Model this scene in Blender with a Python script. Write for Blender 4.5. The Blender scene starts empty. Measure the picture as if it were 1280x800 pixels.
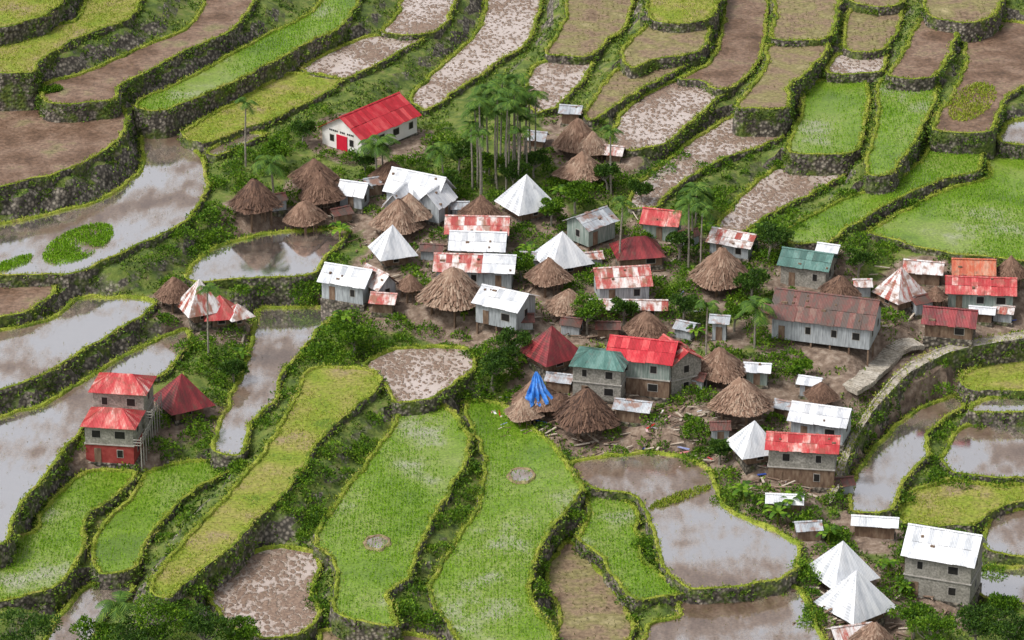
import bpy, math, random, numpy as np
from mathutils import Vector, noise as mn
random.seed(3); rng = np.random.default_rng(3)
scene = bpy.context.scene
# ------------------------------------------------------------------ camera
PITCH = math.radians(24); D = 450.0; FP = 4500.0
CP = np.array([0, -D*math.cos(PITCH), D*math.sin(PITCH)])
FW = np.array([0, math.cos(PITCH), -math.sin(PITCH)]); UP = np.array([0, math.sin(PITCH), math.cos(PITCH)]); RT = np.array([1., 0, 0])
cd = bpy.data.cameras.new("camera"); cam = bpy.data.objects.new("camera", cd); scene.collection.objects.link(cam)
cam.location = CP; cam.rotation_euler = (math.pi/2-PITCH, 0, 0)
cd.lens = FP/1280*36; cd.sensor_width = 36; cd.clip_end = 9000; cd.clip_start = 1
scene.camera = cam
ZS = 1.0
def survey(px, py, z):
    d = FW+RT*(px-640)/FP+UP*(400-py)/FP
    t = (z-CP[2])/d[2]
    p = CP+d*t
    return p[0], p[1]
# ------------------------------------------------------------------ light
w = bpy.data.worlds.new("World"); scene.world = w; w.use_nodes = True
nt = w.node_tree; bg = nt.nodes["Background"]
sky = nt.nodes.new("ShaderNodeTexSky"); sky.sky_type = 'NISHITA'; sky.sun_disc = False
SE, SA = math.radians(55), math.radians(-112)
sky.sun_elevation = SE; sky.sun_rotation = SA; sky.dust_density = 4
hs = nt.nodes.new("ShaderNodeHueSaturation"); hs.inputs["Saturation"].default_value = 0.22; hs.inputs["Value"].default_value = 1.25
nt.links.new(sky.outputs[0], hs.inputs["Color"]); nt.links.new(hs.outputs[0], bg.inputs[0]); bg.inputs[1].default_value = 0.14
sd = bpy.data.lights.new("sun", 'SUN'); sd.energy = 2.2; sd.angle = math.radians(12); sd.color = (1, .96, .9)
so = bpy.data.objects.new("sun", sd); scene.collection.objects.link(so)
sv = Vector((math.sin(SA)*math.cos(SE), math.cos(SA)*math.cos(SE), math.sin(SE)))
so.rotation_euler = sv.to_track_quat('Z', 'Y').to_euler()
scene.view_settings.view_transform = 'Standard'; scene.view_settings.look = 'None'; scene.view_settings.exposure = 0
# ------------------------------------------------------------------ materials
def newmat(name):
    m = bpy.data.materials.new(name); m.use_nodes = True
    n = m.node_tree; return m, n, n.nodes["Principled BSDF"]
def N(n, t, **kw):
    x = n.nodes.new(t)
    for k, v in kw.items(): setattr(x, k, v)
    return x
def ramp(n, src, cols, lo=.3, hi=.7, interp='LINEAR', pos=None):
    r = N(n, "ShaderNodeValToRGB"); r.color_ramp.interpolation = interp
    e = r.color_ramp.elements
    while len(e) < len(cols): e.new(.5)
    for i, c in enumerate(cols):
        e[i].position = pos[i] if pos else lo+(hi-lo)*i/max(1, len(cols)-1)
        e[i].color = (*c, 1) if len(c) == 3 else c
    n.links.new(src, r.inputs[0]); return r.outputs[0]
def noise(n, scale, detail=6, coord='Object', rough=.6, stretch=None, dist=0):
    tc = N(n, "ShaderNodeTexCoord"); o = tc.outputs[coord]
    if stretch:
        mp = N(n, "ShaderNodeMapping"); mp.inputs["Scale"].default_value = stretch; n.links.new(o, mp.inputs[0]); o = mp.outputs[0]
    t = N(n, "ShaderNodeTexNoise"); t.inputs["Scale"].default_value = scale; t.inputs["Detail"].default_value = detail
    t.inputs["Roughness"].default_value = rough; t.inputs["Distortion"].default_value = dist
    n.links.new(o, t.inputs["Vector"]); return t.outputs["Fac"]
def mixc(n, f, a, b, mode='MIX'):
    m = N(n, "ShaderNodeMix", data_type='RGBA', blend_type=mode)
    for s, v in ((0, f), (6, a), (7, b)):
        if isinstance(v, (int, float)): m.inputs[s].default_value = v
        elif isinstance(v, tuple): m.inputs[s].default_value = (*v, 1)
        else: n.links.new(v, m.inputs[s])
    return m.outputs[2]
def math_(n, op, a, b=0.):
    m = N(n, "ShaderNodeMath", operation=op)
    for i, v in enumerate((a, b)):
        if isinstance(v, (int, float)): m.inputs[i].default_value = v
        else: n.links.new(v, m.inputs[i])
    return m.outputs[0]
def bump(n, b, h, s=.4, d=.1):
    x = N(n, "ShaderNodeBump"); x.inputs["Strength"].default_value = s; x.inputs["Distance"].default_value = d
    n.links.new(h, x.inputs["Height"]); n.links.new(x.outputs[0], b.inputs["Normal"])
def simple(name, cols, scale=1., rough=.85, bs=.4, bd=.1, island=0., coord='Object', fine=0, spec=.25, lo=.3, hi=.7, stretch=None):
    m, n, b = newmat(name); f = noise(n, scale, 8, coord, stretch=stretch)
    fac = f
    if island:
        g = N(n, "ShaderNodeNewGeometry")
        fac = math_(n, 'ADD', math_(n, 'MULTIPLY', f, 1-island), math_(n, 'MULTIPLY', g.outputs["Random Per Island"], island))
    c = ramp(n, fac, cols, lo, hi)
    if fine:
        f2 = noise(n, fine, 4, coord)
        c = mixc(n, 1., c, ramp(n, f2, [(.55, .55, .55), (1.3, 1.3, 1.3)], .3, .7), 'MULTIPLY')
        bump(n, b, f2, bs, bd)
    else: bump(n, b, f, bs, bd)
    n.links.new(c, b.inputs["Base Color"]); b.inputs["Roughness"].default_value = rough
    b.inputs["Specular IOR Level"].default_value = spec
    return m
m_rice = simple("paddy_rice_water", [(.11, .19, .018), (.16, .26, .02), (.22, .29, .06), (.33, .34, .23)], .1, .3, fine=3.5, spec=.5, lo=.34, hi=.68)
m_riceY = simple("young_rice_yellow", [(.12, .19, .02), (.21, .26, .03), (.28, .26, .07), (.29, .22, .13)], .2, .8, fine=2.5)
m_dry = simple("dry_paddy", [(.16, .105, .07), (.25, .18, .115), (.22, .195, .08), (.33, .28, .15)], .3, .7, fine=2.)
m_brown = simple("ploughed_mud", [(.095, .058, .038), (.165, .1, .066), (.24, .16, .115), (.23, .2, .1)], .2, .5, fine=1.8, bs=.7, bd=.2)
def watermat(name, bias):
    m, n, b = newmat(name)
    f = noise(n, .05, 2, dist=.8); f2 = noise(n, .7, 8, stretch=(1, .35, 1)); f3 = noise(n, 3.5, 5)
    v = math_(n, 'ADD', math_(n, 'MULTIPLY', f, .7), math_(n, 'MULTIPLY', f2, .3))
    c = ramp(n, v, [(.12, .075, .05), (.2, .14, .1), (.32, .26, .21), (.44, .39, .36)], .36+bias, .58+bias)  # mud tone, with pale sky glare and dark hill reflections painted into it
    c = mixc(n, 1., c, ramp(n, f3, [(.7, .68, .65), (1.12, 1.12, 1.12)], .35, .6), 'MULTIPLY')
    n.links.new(c, b.inputs["Base Color"]); b.inputs["Roughness"].default_value = .5
    gl = N(n, "ShaderNodeBsdfGlossy"); gl.inputs["Roughness"].default_value = .05; gl.inputs["Color"].default_value = (1, .97, .97, 1)
    bp = N(n, "ShaderNodeBump"); bp.inputs["Strength"].default_value = .1; bp.inputs["Distance"].default_value = .03
    n.links.new(f3, bp.inputs["Height"]); n.links.new(bp.outputs[0], gl.inputs["Normal"])
    mx = N(n, "ShaderNodeMixShader"); n.links.new(ramp(n, v, [(.18,)*3, (.5,)*3, (.88,)*3], .42+bias, .54+bias), mx.inputs[0])  # same noise sets where the silvery sky patches mirror most
    n.links.new(b.outputs[0], mx.inputs[1]); n.links.new(gl.outputs[0], mx.inputs[2]); n.links.new(mx.outputs[0], n.nodes["Material Output"].inputs[0])
    return m
m_water = watermat("muddy_water_painted_glare", 0.); m_water2 = watermat("brown_water_painted_glare", .03)
def clump(name, bias):
    m, n, b = newmat(name)
    tc = N(n, "ShaderNodeTexCoord")
    mp = N(n, "ShaderNodeMapping"); mp.inputs["Rotation"].default_value = (0, 0, .5); mp.inputs["Scale"].default_value = (1, .6, 1)
    n.links.new(tc.outputs["Object"], mp.inputs[0])
    nz = N(n, "ShaderNodeTexNoise"); nz.inputs["Scale"].default_value = 1.5; n.links.new(mp.outputs[0], nz.inputs[0])
    va = N(n, "ShaderNodeVectorMath", operation='MULTIPLY_ADD'); n.links.new(nz.outputs["Color"], va.inputs[0]); va.inputs[1].default_value = (.7,)*3
    n.links.new(mp.outputs[0], va.inputs[2])
    vo = N(n, "ShaderNodeTexVoronoi"); vo.inputs["Scale"].default_value = 1.9; n.links.new(va.outputs[0], vo.inputs["Vector"])
    big = noise(n, .12, 3); sm = noise(n, 3., 5)
    d = math_(n, 'ADD', vo.outputs["Distance"], math_(n, 'MULTIPLY', math_(n, 'SUBTRACT', big, .5+bias), 1.3))
    d = math_(n, 'ADD', d, math_(n, 'MULTIPLY', math_(n, 'SUBTRACT', sm, .5), .6))
    k = ramp(n, d, [(0, 0, 0), (1, 1, 1)], .34, .54)
    mud = ramp(n, sm, [(.13, .078, .052), (.28, .19, .135)], .35, .65)
    wat = ramp(n, big, [(.32, .24, .19), (.5, .42, .38)], .35, .6)
    n.links.new(mixc(n, k, mud, wat), b.inputs["Base Color"])
    n.links.new(ramp(n, d, [(.75,)*3, (.1,)*3], .36, .5), b.inputs["Roughness"])
    b.inputs["IOR"].default_value = 1.7
    inv = math_(n, 'SUBTRACT', 1., k); bump(n, b, inv, .8, .15)
    return m
m_clump = clump("mud_clumps_in_water", 0.05)
m_path = simple("stone_path", [(.27, .23, .18), (.4, .36, .3), (.5, .46, .4)], .7, .9, fine=3)
m_bund = simple("bund_grass", [(.07, .12, .012), (.16, .22, .02), (.28, .32, .04), (.3, .25, .09)], .35, .9, fine=4., bs=.8, bd=.2)
def stonecol(n):
    tc = N(n, "ShaderNodeTexCoord"); vo = N(n, "ShaderNodeTexVoronoi"); vo.inputs["Scale"].default_value = 2.2
    n.links.new(tc.outputs["Object"], vo.inputs["Vector"])
    return mixc(n, 1., ramp(n, vo.outputs["Color"], [(.12, .1, .08), (.24, .21, .17), (.36, .32, .26)], .1, .9),
              ramp(n, vo.outputs["Distance"], [(1.1,)*3, (.3,)*3], .2, .6), 'MULTIPLY'), vo
def wallmat(name, green):
    m, n, b = newmat(name); st, vo = stonecol(n)
    gr = ramp(n, noise(n, 2.5, 6), [(.035, .06, .012), (.09, .13, .02), (.15, .18, .035)], .35, .65)
    f = ramp(n, noise(n, .35, 6), [(0,)*3, (1,)*3], green-.06, green+.06)
    n.links.new(mixc(n, f, st, gr), b.inputs["Base Color"]); b.inputs["Roughness"].default_value = .95
    bump(n, b, vo.outputs["Distance"], .8, .2); return m
m_wall = wallmat("terrace_stone_wall", .54); m_stone = wallmat("bare_stone_wall", .62)
def leafmat(name, cols, scale=.12, trans=True, isl=.4):
    m, n, b = newmat(name); g = N(n, "ShaderNodeNewGeometry"); f = noise(n, scale, 3)
    fac = math_(n, 'ADD', math_(n, 'MULTIPLY', f, 1-isl), math_(n, 'MULTIPLY', g.outputs["Random Per Island"], isl))
    c = ramp(n, fac, cols, .25, .75)
    n.links.new(c, b.inputs["Base Color"]); b.inputs["Roughness"].default_value = .6
    b.inputs["Specular IOR Level"].default_value = .2
    if trans:
        tr = N(n, "ShaderNodeBsdfTranslucent"); n.links.new(c, tr.inputs[0])
        mx = N(n, "ShaderNodeMixShader"); mx.inputs[0].default_value = .3
        n.links.new(b.outputs[0], mx.inputs[1]); n.links.new(tr.outputs[0], mx.inputs[2]); n.links.new(mx.outputs[0], n.nodes["Material Output"].inputs[0])
    return m
m_tuft = leafmat("bund_tufts", [(.09, .15, .012), (.2, .28, .02), (.34, .38, .045), (.4, .34, .12)], trans=False)
m_wtuft = leafmat("wall_plants", [(.02, .045, .008), (.065, .13, .012), (.13, .22, .02), (.26, .31, .05)], trans=False)
m_blade = leafmat("rice_blades", [(.11, .24, .01), (.17, .34, .014), (.26, .43, .025)], trans=False)
m_bladeY = leafmat("yellow_rice_blades", [(.15, .26, .015), (.25, .34, .02), (.36, .38, .05), (.34, .28, .12)], trans=False)
m_stub = leafmat("rice_stubble", [(.12, .08, .04), (.2, .17, .08), (.17, .19, .05), (.3, .26, .14)], trans=False)
m_leaf = leafmat("shrub_leaves", [(.025, .06, .008), (.065, .155, .01), (.13, .25, .014), (.25, .38, .03)], .35)
m_dleaf = leafmat("tree_leaves", [(.02, .05, .01), (.05, .115, .015), (.12, .21, .02)], .3)
m_palm = leafmat("palm_leaves", [(.04, .09, .02), (.085, .18, .025), (.18, .28, .04)], .5)
m_bark = simple("bark", [(.16, .14, .11), (.36, .33, .28)], 3, .9)
m_wood = simple("weathered_wood", [(.09, .055, .04), (.19, .125, .085), (.28, .21, .15)], 2.5, .85, stretch=(1, 1, .3))
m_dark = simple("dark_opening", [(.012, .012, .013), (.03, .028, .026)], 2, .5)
m_plaster = simple("white_plaster", [(.6, .57, .52), (.78, .76, .73), (.82, .81, .79)], .6, .8)
m_grey = simple("grey_sheet_wall", [(.2, .21, .22), (.36, .39, .41), (.5, .53, .55)], 1.2, .6, stretch=(4, 4, .4))
m_gwood = simple("grey_green_wall", [(.13, .18, .16), (.24, .29, .26), (.38, .41, .38)], 1.2, .7, stretch=(4, 4, .4))
m_conc = simple("concrete_wall", [(.22, .21, .18), (.38, .36, .32)], 1.2, .9, fine=4)
m_rwall = simple("red_painted_wall", [(.25, .03, .03), (.4, .08, .07)], 1.5, .7)
m_reddoor = simple("red_door_paint", [(.5, .01, .03), (.6, .02, .05)], 1.5, .6)
m_trim = simple("window_frame", [(.3, .28, .25), (.45, .43, .4)], 2, .7)
m_tarp = simple("blue_tarp", [(.02, .11, .42), (.05, .22, .65), (.2, .35, .7)], .8, .5)
m_cloth = simple("cloth", [(.5, .03, .03), (.7, .7, .7), (.05, .1, .4)], 1.2, .9, island=.8, lo=.2, hi=.8)
def tin(name, cols, pos, rust=.62, rough=.4, rustc=(.26, .12, .07), isw=.2):
    m, n, b = newmat(name); g = N(n, "ShaderNodeNewGeometry"); oi = N(n, "ShaderNodeObjectInfo")
    isl = g.outputs["Random Per Island"]
    tc = N(n, "ShaderNodeTexCoord")
    va = N(n, "ShaderNodeVectorMath", operation='ADD'); n.links.new(tc.outputs["Object"], va.inputs[0])
    cmb = N(n, "ShaderNodeCombineXYZ"); n.links.new(math_(n, 'MULTIPLY', oi.outputs["Random"], 60.), cmb.inputs[0]); n.links.new(cmb.outputs[0], va.inputs[1])
    mp = N(n, "ShaderNodeMapping"); mp.inputs["Scale"].default_value = (1.5, .6, .6); n.links.new(va.outputs[0], mp.inputs[0])
    nz = N(n, "ShaderNodeTexNoise"); nz.inputs["Scale"].default_value = .9; nz.inputs["Detail"].default_value = 8; n.links.new(va.outputs[0], nz.inputs[0])
    ns = N(n, "ShaderNodeTexNoise"); ns.inputs["Scale"].default_value = .8; ns.inputs["Detail"].default_value = 8; ns.inputs["Roughness"].default_value = .72; n.links.new(mp.outputs[0], ns.inputs[0])
    # long thin streaks running down the slope
    mp2 = N(n, "ShaderNodeMapping"); mp2.inputs["Scale"].default_value = (5, .3, .3); n.links.new(va.outputs[0], mp2.inputs[0])
    n2 = N(n, "ShaderNodeTexNoise"); n2.inputs["Scale"].default_value = 1.; n2.inputs["Detail"].default_value = 5; n.links.new(mp2.outputs[0], n2.inputs[0])
    sel = math_(n, 'ADD', math_(n, 'MULTIPLY', isl, isw), math_(n, 'MULTIPLY', ns.outputs[0], 1-isw))
    c = ramp(n, sel, cols, pos=pos)
    c = mixc(n, 1., c, ramp(n, isl, [(.8,)*3, (1.06,)*3], 0, 1), 'MULTIPLY')
    c = mixc(n, math_(n, 'MULTIPLY', ramp(n, n2.outputs[0], [(0,)*3, (1,)*3], .55, .72), .45), c, rustc)
    f = ramp(n, nz.outputs[0], [(0,)*3, (1,)*3], rust-.05, rust+.07)
    c = mixc(n, math_(n, 'MULTIPLY', f, .8), c, rustc)
    wv = N(n, "ShaderNodeTexWave", bands_direction='X'); wv.inputs["Scale"].default_value = 1.7; wv.inputs["Distortion"].default_value = .3
    n.links.new(tc.outputs["Object"], wv.inputs[0])
    c = mixc(n, 1., c, ramp(n, wv.outputs[1], [(.82,)*3, (1.04,)*3], 0, .7), 'MULTIPLY')
    n.links.new(c, b.inputs["Base Color"]); b.inputs["Roughness"].default_value = rough
    bump(n, b, wv.outputs[1], .4, .04); return m
gr_ = (.4, .4, .42)
T = dict(white=tin("tin_white", [(.5, .53, .58), (.7, .72, .76), (.8, .81, .83)], [.35, .47, .58], .68, rustc=gr_), grey=tin("tin_grey", [(.28, .31, .34), (.42, .45, .49), (.53, .56, .59)], [.35, .5, .62], .55),
         red=tin("tin_red", [(.42, .012, .02), (.56, .02, .035), (.62, .09, .09)], [.35, .5, .65], .7, rustc=(.34, .03, .03)),
         rw=tin("tin_faded_red_white", [(.44, .05, .045), (.52, .13, .11), (.6, .36, .32), (.72, .66, .64)], [.38, .46, .52, .59], .58),
         wr=tin("tin_white_rust", [(.42, .07, .055), (.52, .24, .2), (.62, .54, .52), (.74, .72, .72)], [.38, .44, .49, .57], .55),
         sred=tin("tin_faded_red", [(.42, .02, .025), (.54, .05, .055), (.6, .2, .17), (.66, .46, .42)], [.36, .5, .6, .67], .58, rustc=(.3, .07, .05)),
         darkred=tin("tin_dark_red", [(.1, .02, .02), (.19, .02, .025), (.3, .035, .04)], [.36, .5, .62], .62, rustc=(.12, .06, .04)),
         rust=tin("tin_rusty_brown", [(.1, .075, .065), (.115, .07, .055), (.17, .05, .04), (.2, .11, .085)], [.38, .46, .55, .62], .6, rustc=(.08, .055, .045)),
         teal=tin("tin_teal", [(.05, .13, .11), (.075, .18, .155), (.14, .26, .23)], [.36, .5, .62], .66, rustc=(.12, .14, .12)), orange=tin("tin_orange", [(.42, .06, .03), (.54, .12, .05), (.52, .26, .17)], [.36, .5, .62], .6))
m_thatch, n_, b_ = newmat("thatch")
g_ = N(n_, "ShaderNodeNewGeometry"); oi_ = N(n_, "ShaderNodeObjectInfo"); f_ = noise(n_, 5, 7, stretch=(1, 1, .5))
s_ = math_(n_, 'ADD', math_(n_, 'MULTIPLY', f_, .35), math_(n_, 'MULTIPLY', g_.outputs["Random Per Island"], .28))
s_ = math_(n_, 'ADD', s_, math_(n_, 'MULTIPLY', oi_.outputs["Random"], .37))
n_.links.new(ramp(n_, s_, [(.06, .034, .025), (.15, .083, .055), (.26, .16, .11), (.42, .31, .23)], .22, .78), b_.inputs["Base Color"])
b_.inputs["Roughness"].default_value = .95; bump(n_, b_, f_, .8, .2)
# ------------------------------------------------------------------ mesh helpers
def link(o, parent=None):
    scene.collection.objects.link(o)
    if parent: o.parent = parent
    return o
def obj(name, verts, faces, mats, parent=None, mi=None, smooth=False):
    me = bpy.data.meshes.new(name); me.from_pydata([tuple(map(float, v)) for v in verts], [], faces)
    if not isinstance(mats, (list, tuple)): mats = [mats]
    for m in mats: me.materials.append(m)
    if mi is not None: me.polygons.foreach_set("material_index", mi)
    if smooth: me.polygons.foreach_set("use_smooth", [True]*len(me.polygons))
    me.update(); return link(bpy.data.objects.new(name, me), parent)
def fastmesh(name, V, mat):
    Mx, k, _ = V.shape; me = bpy.data.meshes.new(name)
    me.vertices.add(Mx*k); me.vertices.foreach_set("co", V.reshape(-1).astype(np.float32))
    me.loops.add(Mx*k); me.loops.foreach_set("vertex_index", np.arange(Mx*k, dtype=np.int32))
    me.polygons.add(Mx); me.polygons.foreach_set("loop_start", np.arange(Mx, dtype=np.int32)*k)
    me.materials.append(mat); me.update(calc_edges=True); me.validate(); return me
def unit(v): return v/(np.linalg.norm(v, axis=-1, keepdims=True)+1e-9)
def leaves(P, Dv, L, Wd):
    Dv = unit(Dv); s = unit(np.cross(Dv, rng.normal(size=P.shape)))
    L = L[:, None]; Wd = Wd[:, None]
    return np.stack([P, P+Dv*L*.5+s*Wd*.5, P+Dv*L, P+Dv*L*.5-s*Wd*.5], 1)
def inpoly(X, Y, poly):
    c = np.zeros(X.shape, bool); j = len(poly)-1
    for i in range(len(poly)):
        xi, yi = poly[i]; xj, yj = poly[j]
        if yi != yj:
            c ^= ((yi > Y) != (yj > Y)) & (X < (xj-xi)*(Y-yi)/(yj-yi)+xi)
        j = i
    return c
def blob(c, r, n, flat=.75, ls=(.18, .42)):
    v = unit(rng.normal(size=(n, 3))); v[:, 2] = np.abs(v[:, 2])*1.0-.15
    rr = r*rng.uniform(.45, 1.08, n)**.7
    lump = np.array([mn.noise(Vector((q[0]*1.8+c[0], q[1]*1.8+c[1], q[2]*1.8))) for q in v])*.45+1
    P = np.array(c)+v*(rr*lump)[:, None]*np.array([1, 1, flat]); L = rng.uniform(*ls, n)
    return leaves(P, v+rng.normal(size=v.shape)*.8+np.array([0, 0, .2]), L, L*.6)
# ------------------------------------------------------------------ fields
F = [
('GY',16,[(0,0),(105,0),(60,20),(0,38)]),
('GY',13.6,[(0,50),(60,32),(100,18),(135,0),(205,0),(165,20),(120,40),(80,58),(48,78),(38,92),(0,90)]),
('B',10.8,[(55,106),(100,92),(170,62),(240,28),(290,0),(355,0),(300,30),(235,64),(190,88),(150,108),(142,126),(60,131)]),
('G',8.4,[(170,128),(250,90),(330,45),(395,10),(410,0),(468,0),(440,22),(380,58),(300,100),(235,128),(205,139),(178,138)]),
('B',8.4,[(0,136),(90,134),(150,131),(158,150),(150,175),(120,195),(60,222),(0,243)]),
('GY',5.9,[(228,166),(300,124),(360,92),(428,100),(400,122),(345,148),(300,165),(255,180)]),
('M',5.9,[(375,86),(440,52),(475,44),(530,48),(500,66),(442,97),(410,98)]),
('M',6.4,[(478,42),(498,12),(508,0),(592,0),(560,26),(532,44)]),
('W',5.2,[(258,190),(300,168),(335,168),(300,184),(270,196)]),
('M',3.9,[(512,122),(545,88),(600,32),(622,0),(692,0),(665,45),(622,80),(575,112),(548,132),(528,140)]),
('D',7,[(682,68),(705,25),(716,0),(802,0),(786,26),(762,50),(740,70)]),
('M',6,[(655,112),(672,80),(740,74),(728,102),(700,132),(668,142)]),
('GY',9,[(815,0),(902,0),(892,22),(812,23)]),
('D',7.8,[(775,66),(815,28),(882,28),(886,50),(875,66),(820,76),(790,86)]),
('D',6.4,[(742,152),(728,140),(765,92),(785,84),(825,78),(868,74),(835,95),(785,122)]),
('B',6.2,[(912,0),(962,0),(957,50),(937,94),(902,114),(872,102),(850,99),(888,76),(902,32)]),
('M',5.4,[(850,100),(905,114),(880,140),(832,180),(792,190),(762,184),(772,150),(802,120)]),
('D',8.2,[(972,0),(1052,0),(1046,26),(1032,50),(966,50),(968,20)]),
('D',7.5,[(962,56),(1035,56),(1012,90),(986,110),(984,135),(930,138),(922,130),(947,100),(957,76)]),
('M',3.7,[(905,150),(932,141),(985,142),(985,168),(950,185),(900,202),(852,230),(822,260),(786,262),(792,235),(832,200),(872,170)]),
('M',2.1,[(900,275),(932,240),(962,215),(1000,205),(1062,207),(1068,214),(1022,240),(962,270),(932,290),(898,292)]),
('G',4.9,[(1002,110),(1040,98),(1080,96),(1086,130),(1070,190),(1020,195),(985,192),(988,170),(1002,140)]),
('M',6,[(1048,68),(1106,68),(1100,91),(1035,93)]),
('D',6.9,[(1064,10),(1130,12),(1107,62),(1056,62)]),
('D',8,[(1064,0),(1130,0),(1130,4),(1064,3)]),
('D',8.8,[(1150,0),(1268,0),(1240,23),(1160,19)]),
('B',7.3,[(1150,26),(1195,26),(1192,60),(1165,98),(1110,96),(1127,70)]),
('G',5.6,[(1100,102),(1166,103),(1168,130),(1152,165),(1132,195),(1112,220),(1085,220),(1082,195),(1096,160)]),
('G',3.2,[(985,304),(985,286),(1040,256),(1120,222),(1152,200),(1170,170),(1226,170),(1226,213),(1182,225),(1122,250),(1062,285),(1030,306)]),
('B',6,[(1205,32),(1276,28),(1280,60),(1262,120),(1240,165),(1172,165),(1168,150),(1188,120),(1206,80)]),
('G',2.1,[(1085,290),(1130,264),(1182,237),(1232,222),(1242,186),(1280,186),(1280,322),(1200,320),(1120,302)]),
('W',4,[(1252,180),(1266,150),(1280,150),(1280,182)]),
('W',4.6,[(0,302),(60,268),(130,248),(178,208),(175,168),(205,152),(240,180),(258,205),(260,240),(235,275),(180,305),(130,327),(85,345),(0,338)]),
('B',3.2,[(0,352),(60,348),(75,352),(62,372),(20,396),(0,402)]),
('W',1.9,[(0,432),(55,402),(95,374),(150,371),(188,374),(194,386),(150,412),(100,442),(50,472),(0,512)]),
('W',-.2,[(0,557),(60,502),(140,452),(200,422),(234,412),(240,430),(205,468),(150,492),(85,560),(22,642),(8,682),(0,690)]),
('W2',1.9,[(232,345),(262,312),(332,292),(428,286),(434,296),(402,330),(390,345),(300,350),(248,356)]),
('W',-1.5,[(262,562),(290,492),(310,440),(322,388),(352,384),(424,386),(400,412),(380,440),(352,470),(346,500),(314,530),(306,568)]),
('GY',-1.2,[(385,462),(440,460),(470,466),(476,484),(434,520),(394,560),(372,600),(332,640),(292,682),(242,722),(212,748),(186,738),(216,690),(280,622),(332,560),(362,510)]),
('M',-1.7,[(455,458),(490,436),(560,433),(594,440),(590,464),(562,485),(540,500),(496,505),(480,482)]),
('G',-3.2,[(505,512),(558,508),(587,548),(582,582),(547,640),(522,690),(512,725),(487,745),(495,782),(445,778),(417,762),(416,702),(392,684),(404,652),(440,602),(480,550)]),
('G',-4.2,[(580,504),(628,506),(680,545),(724,600),(722,625),(692,660),(667,710),(667,750),(694,795),(690,830),(600,840),(570,800),(545,762),(536,735),(562,690),(592,640),(606,592),(600,560)]),
('G',-5.6,[(735,616),(788,626),(800,642),(797,665),(808,702),(856,738),(848,746),(797,752),(775,735),(752,702),(722,672),(736,642)]),
('D',-7,[(712,675),(745,706),(783,756),(790,800),(695,830),(698,765),(680,732),(690,695)]),
('W2',-4.8,[(715,577),(800,566),(855,571),(888,590),(905,632),(945,652),(1000,680),(994,715),(955,730),(862,738),(824,702),(808,642),(790,620),(742,612),(722,600)]),
('W2',-6.4,[(860,746),(960,733),(1000,737),(1030,800),(1040,850),(800,850),(810,782),(846,770)]),
('M',-4.4,[(265,730),(300,697),(350,682),(394,690),(400,710),(392,740),(400,770),(372,795),(330,800),(282,782),(263,752)]),
('G',-2.8,[(105,590),(165,590),(165,602),(132,630),(106,652),(105,690),(60,740),(0,764),(0,702),(32,670),(54,640)]),
('G',-3.4,[(180,592),(215,580),(290,574),(284,592),(256,606),(222,632),(196,662),(170,710),(126,720),(116,690),(130,652),(160,625)]),
('W',-5,[(70,775),(112,730),(160,724),(166,740),(130,772),(100,830),(40,830)]),
('D',-5.6,[(400,790),(470,790),(540,798),(560,840),(400,850)]),
('W',-7,[(1063,640),(1065,602),(1090,562),(1130,522),(1170,502),(1212,492),(1200,512),(1162,542),(1160,570),(1132,602),(1112,640)]),
('W',-7.4,[(1180,562),(1200,537),(1240,528),(1280,525),(1280,597),(1240,598),(1190,592),(1178,577)]),
('GY',-7.9,[(1125,625),(1180,600),(1240,606),(1280,606),(1250,636),(1215,658),(1130,655)]),
('W',-8.8,[(1230,668),(1250,640),(1280,630),(1280,700),(1240,692)]),
('W',-9.8,[(1215,712),(1280,708),(1280,762),(1230,748)]),
('GY',-5,[(1200,472),(1240,452),(1280,440),(1280,482),(1220,490)]),
('W',-5.8,[(1215,505),(1250,496),(1280,492),(1280,512),(1220,518)]),
('P',-2.6,[(1280,403),(1205,427),(1135,455),(1090,503),(1060,553),(1036,622),(1043,625),(1063,562),(1096,509),(1142,463),(1208,435),(1280,410)]),
]
FM = dict(G=m_rice, GY=m_riceY, D=m_dry, B=m_brown, W=m_water, W2=m_water2, M=m_clump, P=m_path)
def ext(p):
    x, y = p
    if x <= 0: x -= 90
    if x >= 1280: x += 90
    if y <= 0: y -= 70
    return x, y
def crspline(P, step=.6):
    n = len(P); out = []
    for i in range(n):
        p0, p1, p2, p3 = P[i-1], P[i], P[(i+1) % n], P[(i+2) % n]
        L = np.linalg.norm(p2-p1); k = max(2, int(L/step))
        t = np.arange(k)[:, None]/k
        c = .5*((2*p1)+(-p0+p2)*t+(2*p0-5*p1+4*p2-p3)*t*t+(-p0+3*p1-3*p2+p3)*t**3)
        lin = p1+(p2-p1)*t
        out.append(c*.7+lin*.3)
    return np.concatenate(out)
fields = []
for typ, z, pts in F:
    if typ == 'P': zl = [(-1.8-(p[1]-410)/210*4.0)*ZS for p in pts]
    else: zl = [z*ZS]*len(pts)
    P = np.array([(*survey(*ext(p), zz), zz) for p, zz in zip(pts, zl)])
    A = .5*np.sum(P[:, 0]*np.roll(P[:, 1], -1)-np.roll(P[:, 0], -1)*P[:, 1])
    if A < 0: P = P[::-1]
    S3 = crspline(P); S = S3[:, :2]
    Tn = np.roll(S, -1, 0)-np.roll(S, 1, 0); Tn = unit(Tn); Nn = np.stack([Tn[:, 1], -Tn[:, 0]], 1)
    wob = np.array([mn.noise(Vector((s[0]*.35, s[1]*.35, z)))*.45+mn.noise(Vector((s[0]*1.2, s[1]*1.2, z+9)))*.2 for s in S])
    if typ == 'P': wob *= .3
    S = S+Nn*wob[:, None]
    fields.append(dict(t=typ, z=float(z*ZS), S=S, N=Nn, A=abs(A), zs=S3[:, 2]))
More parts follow.
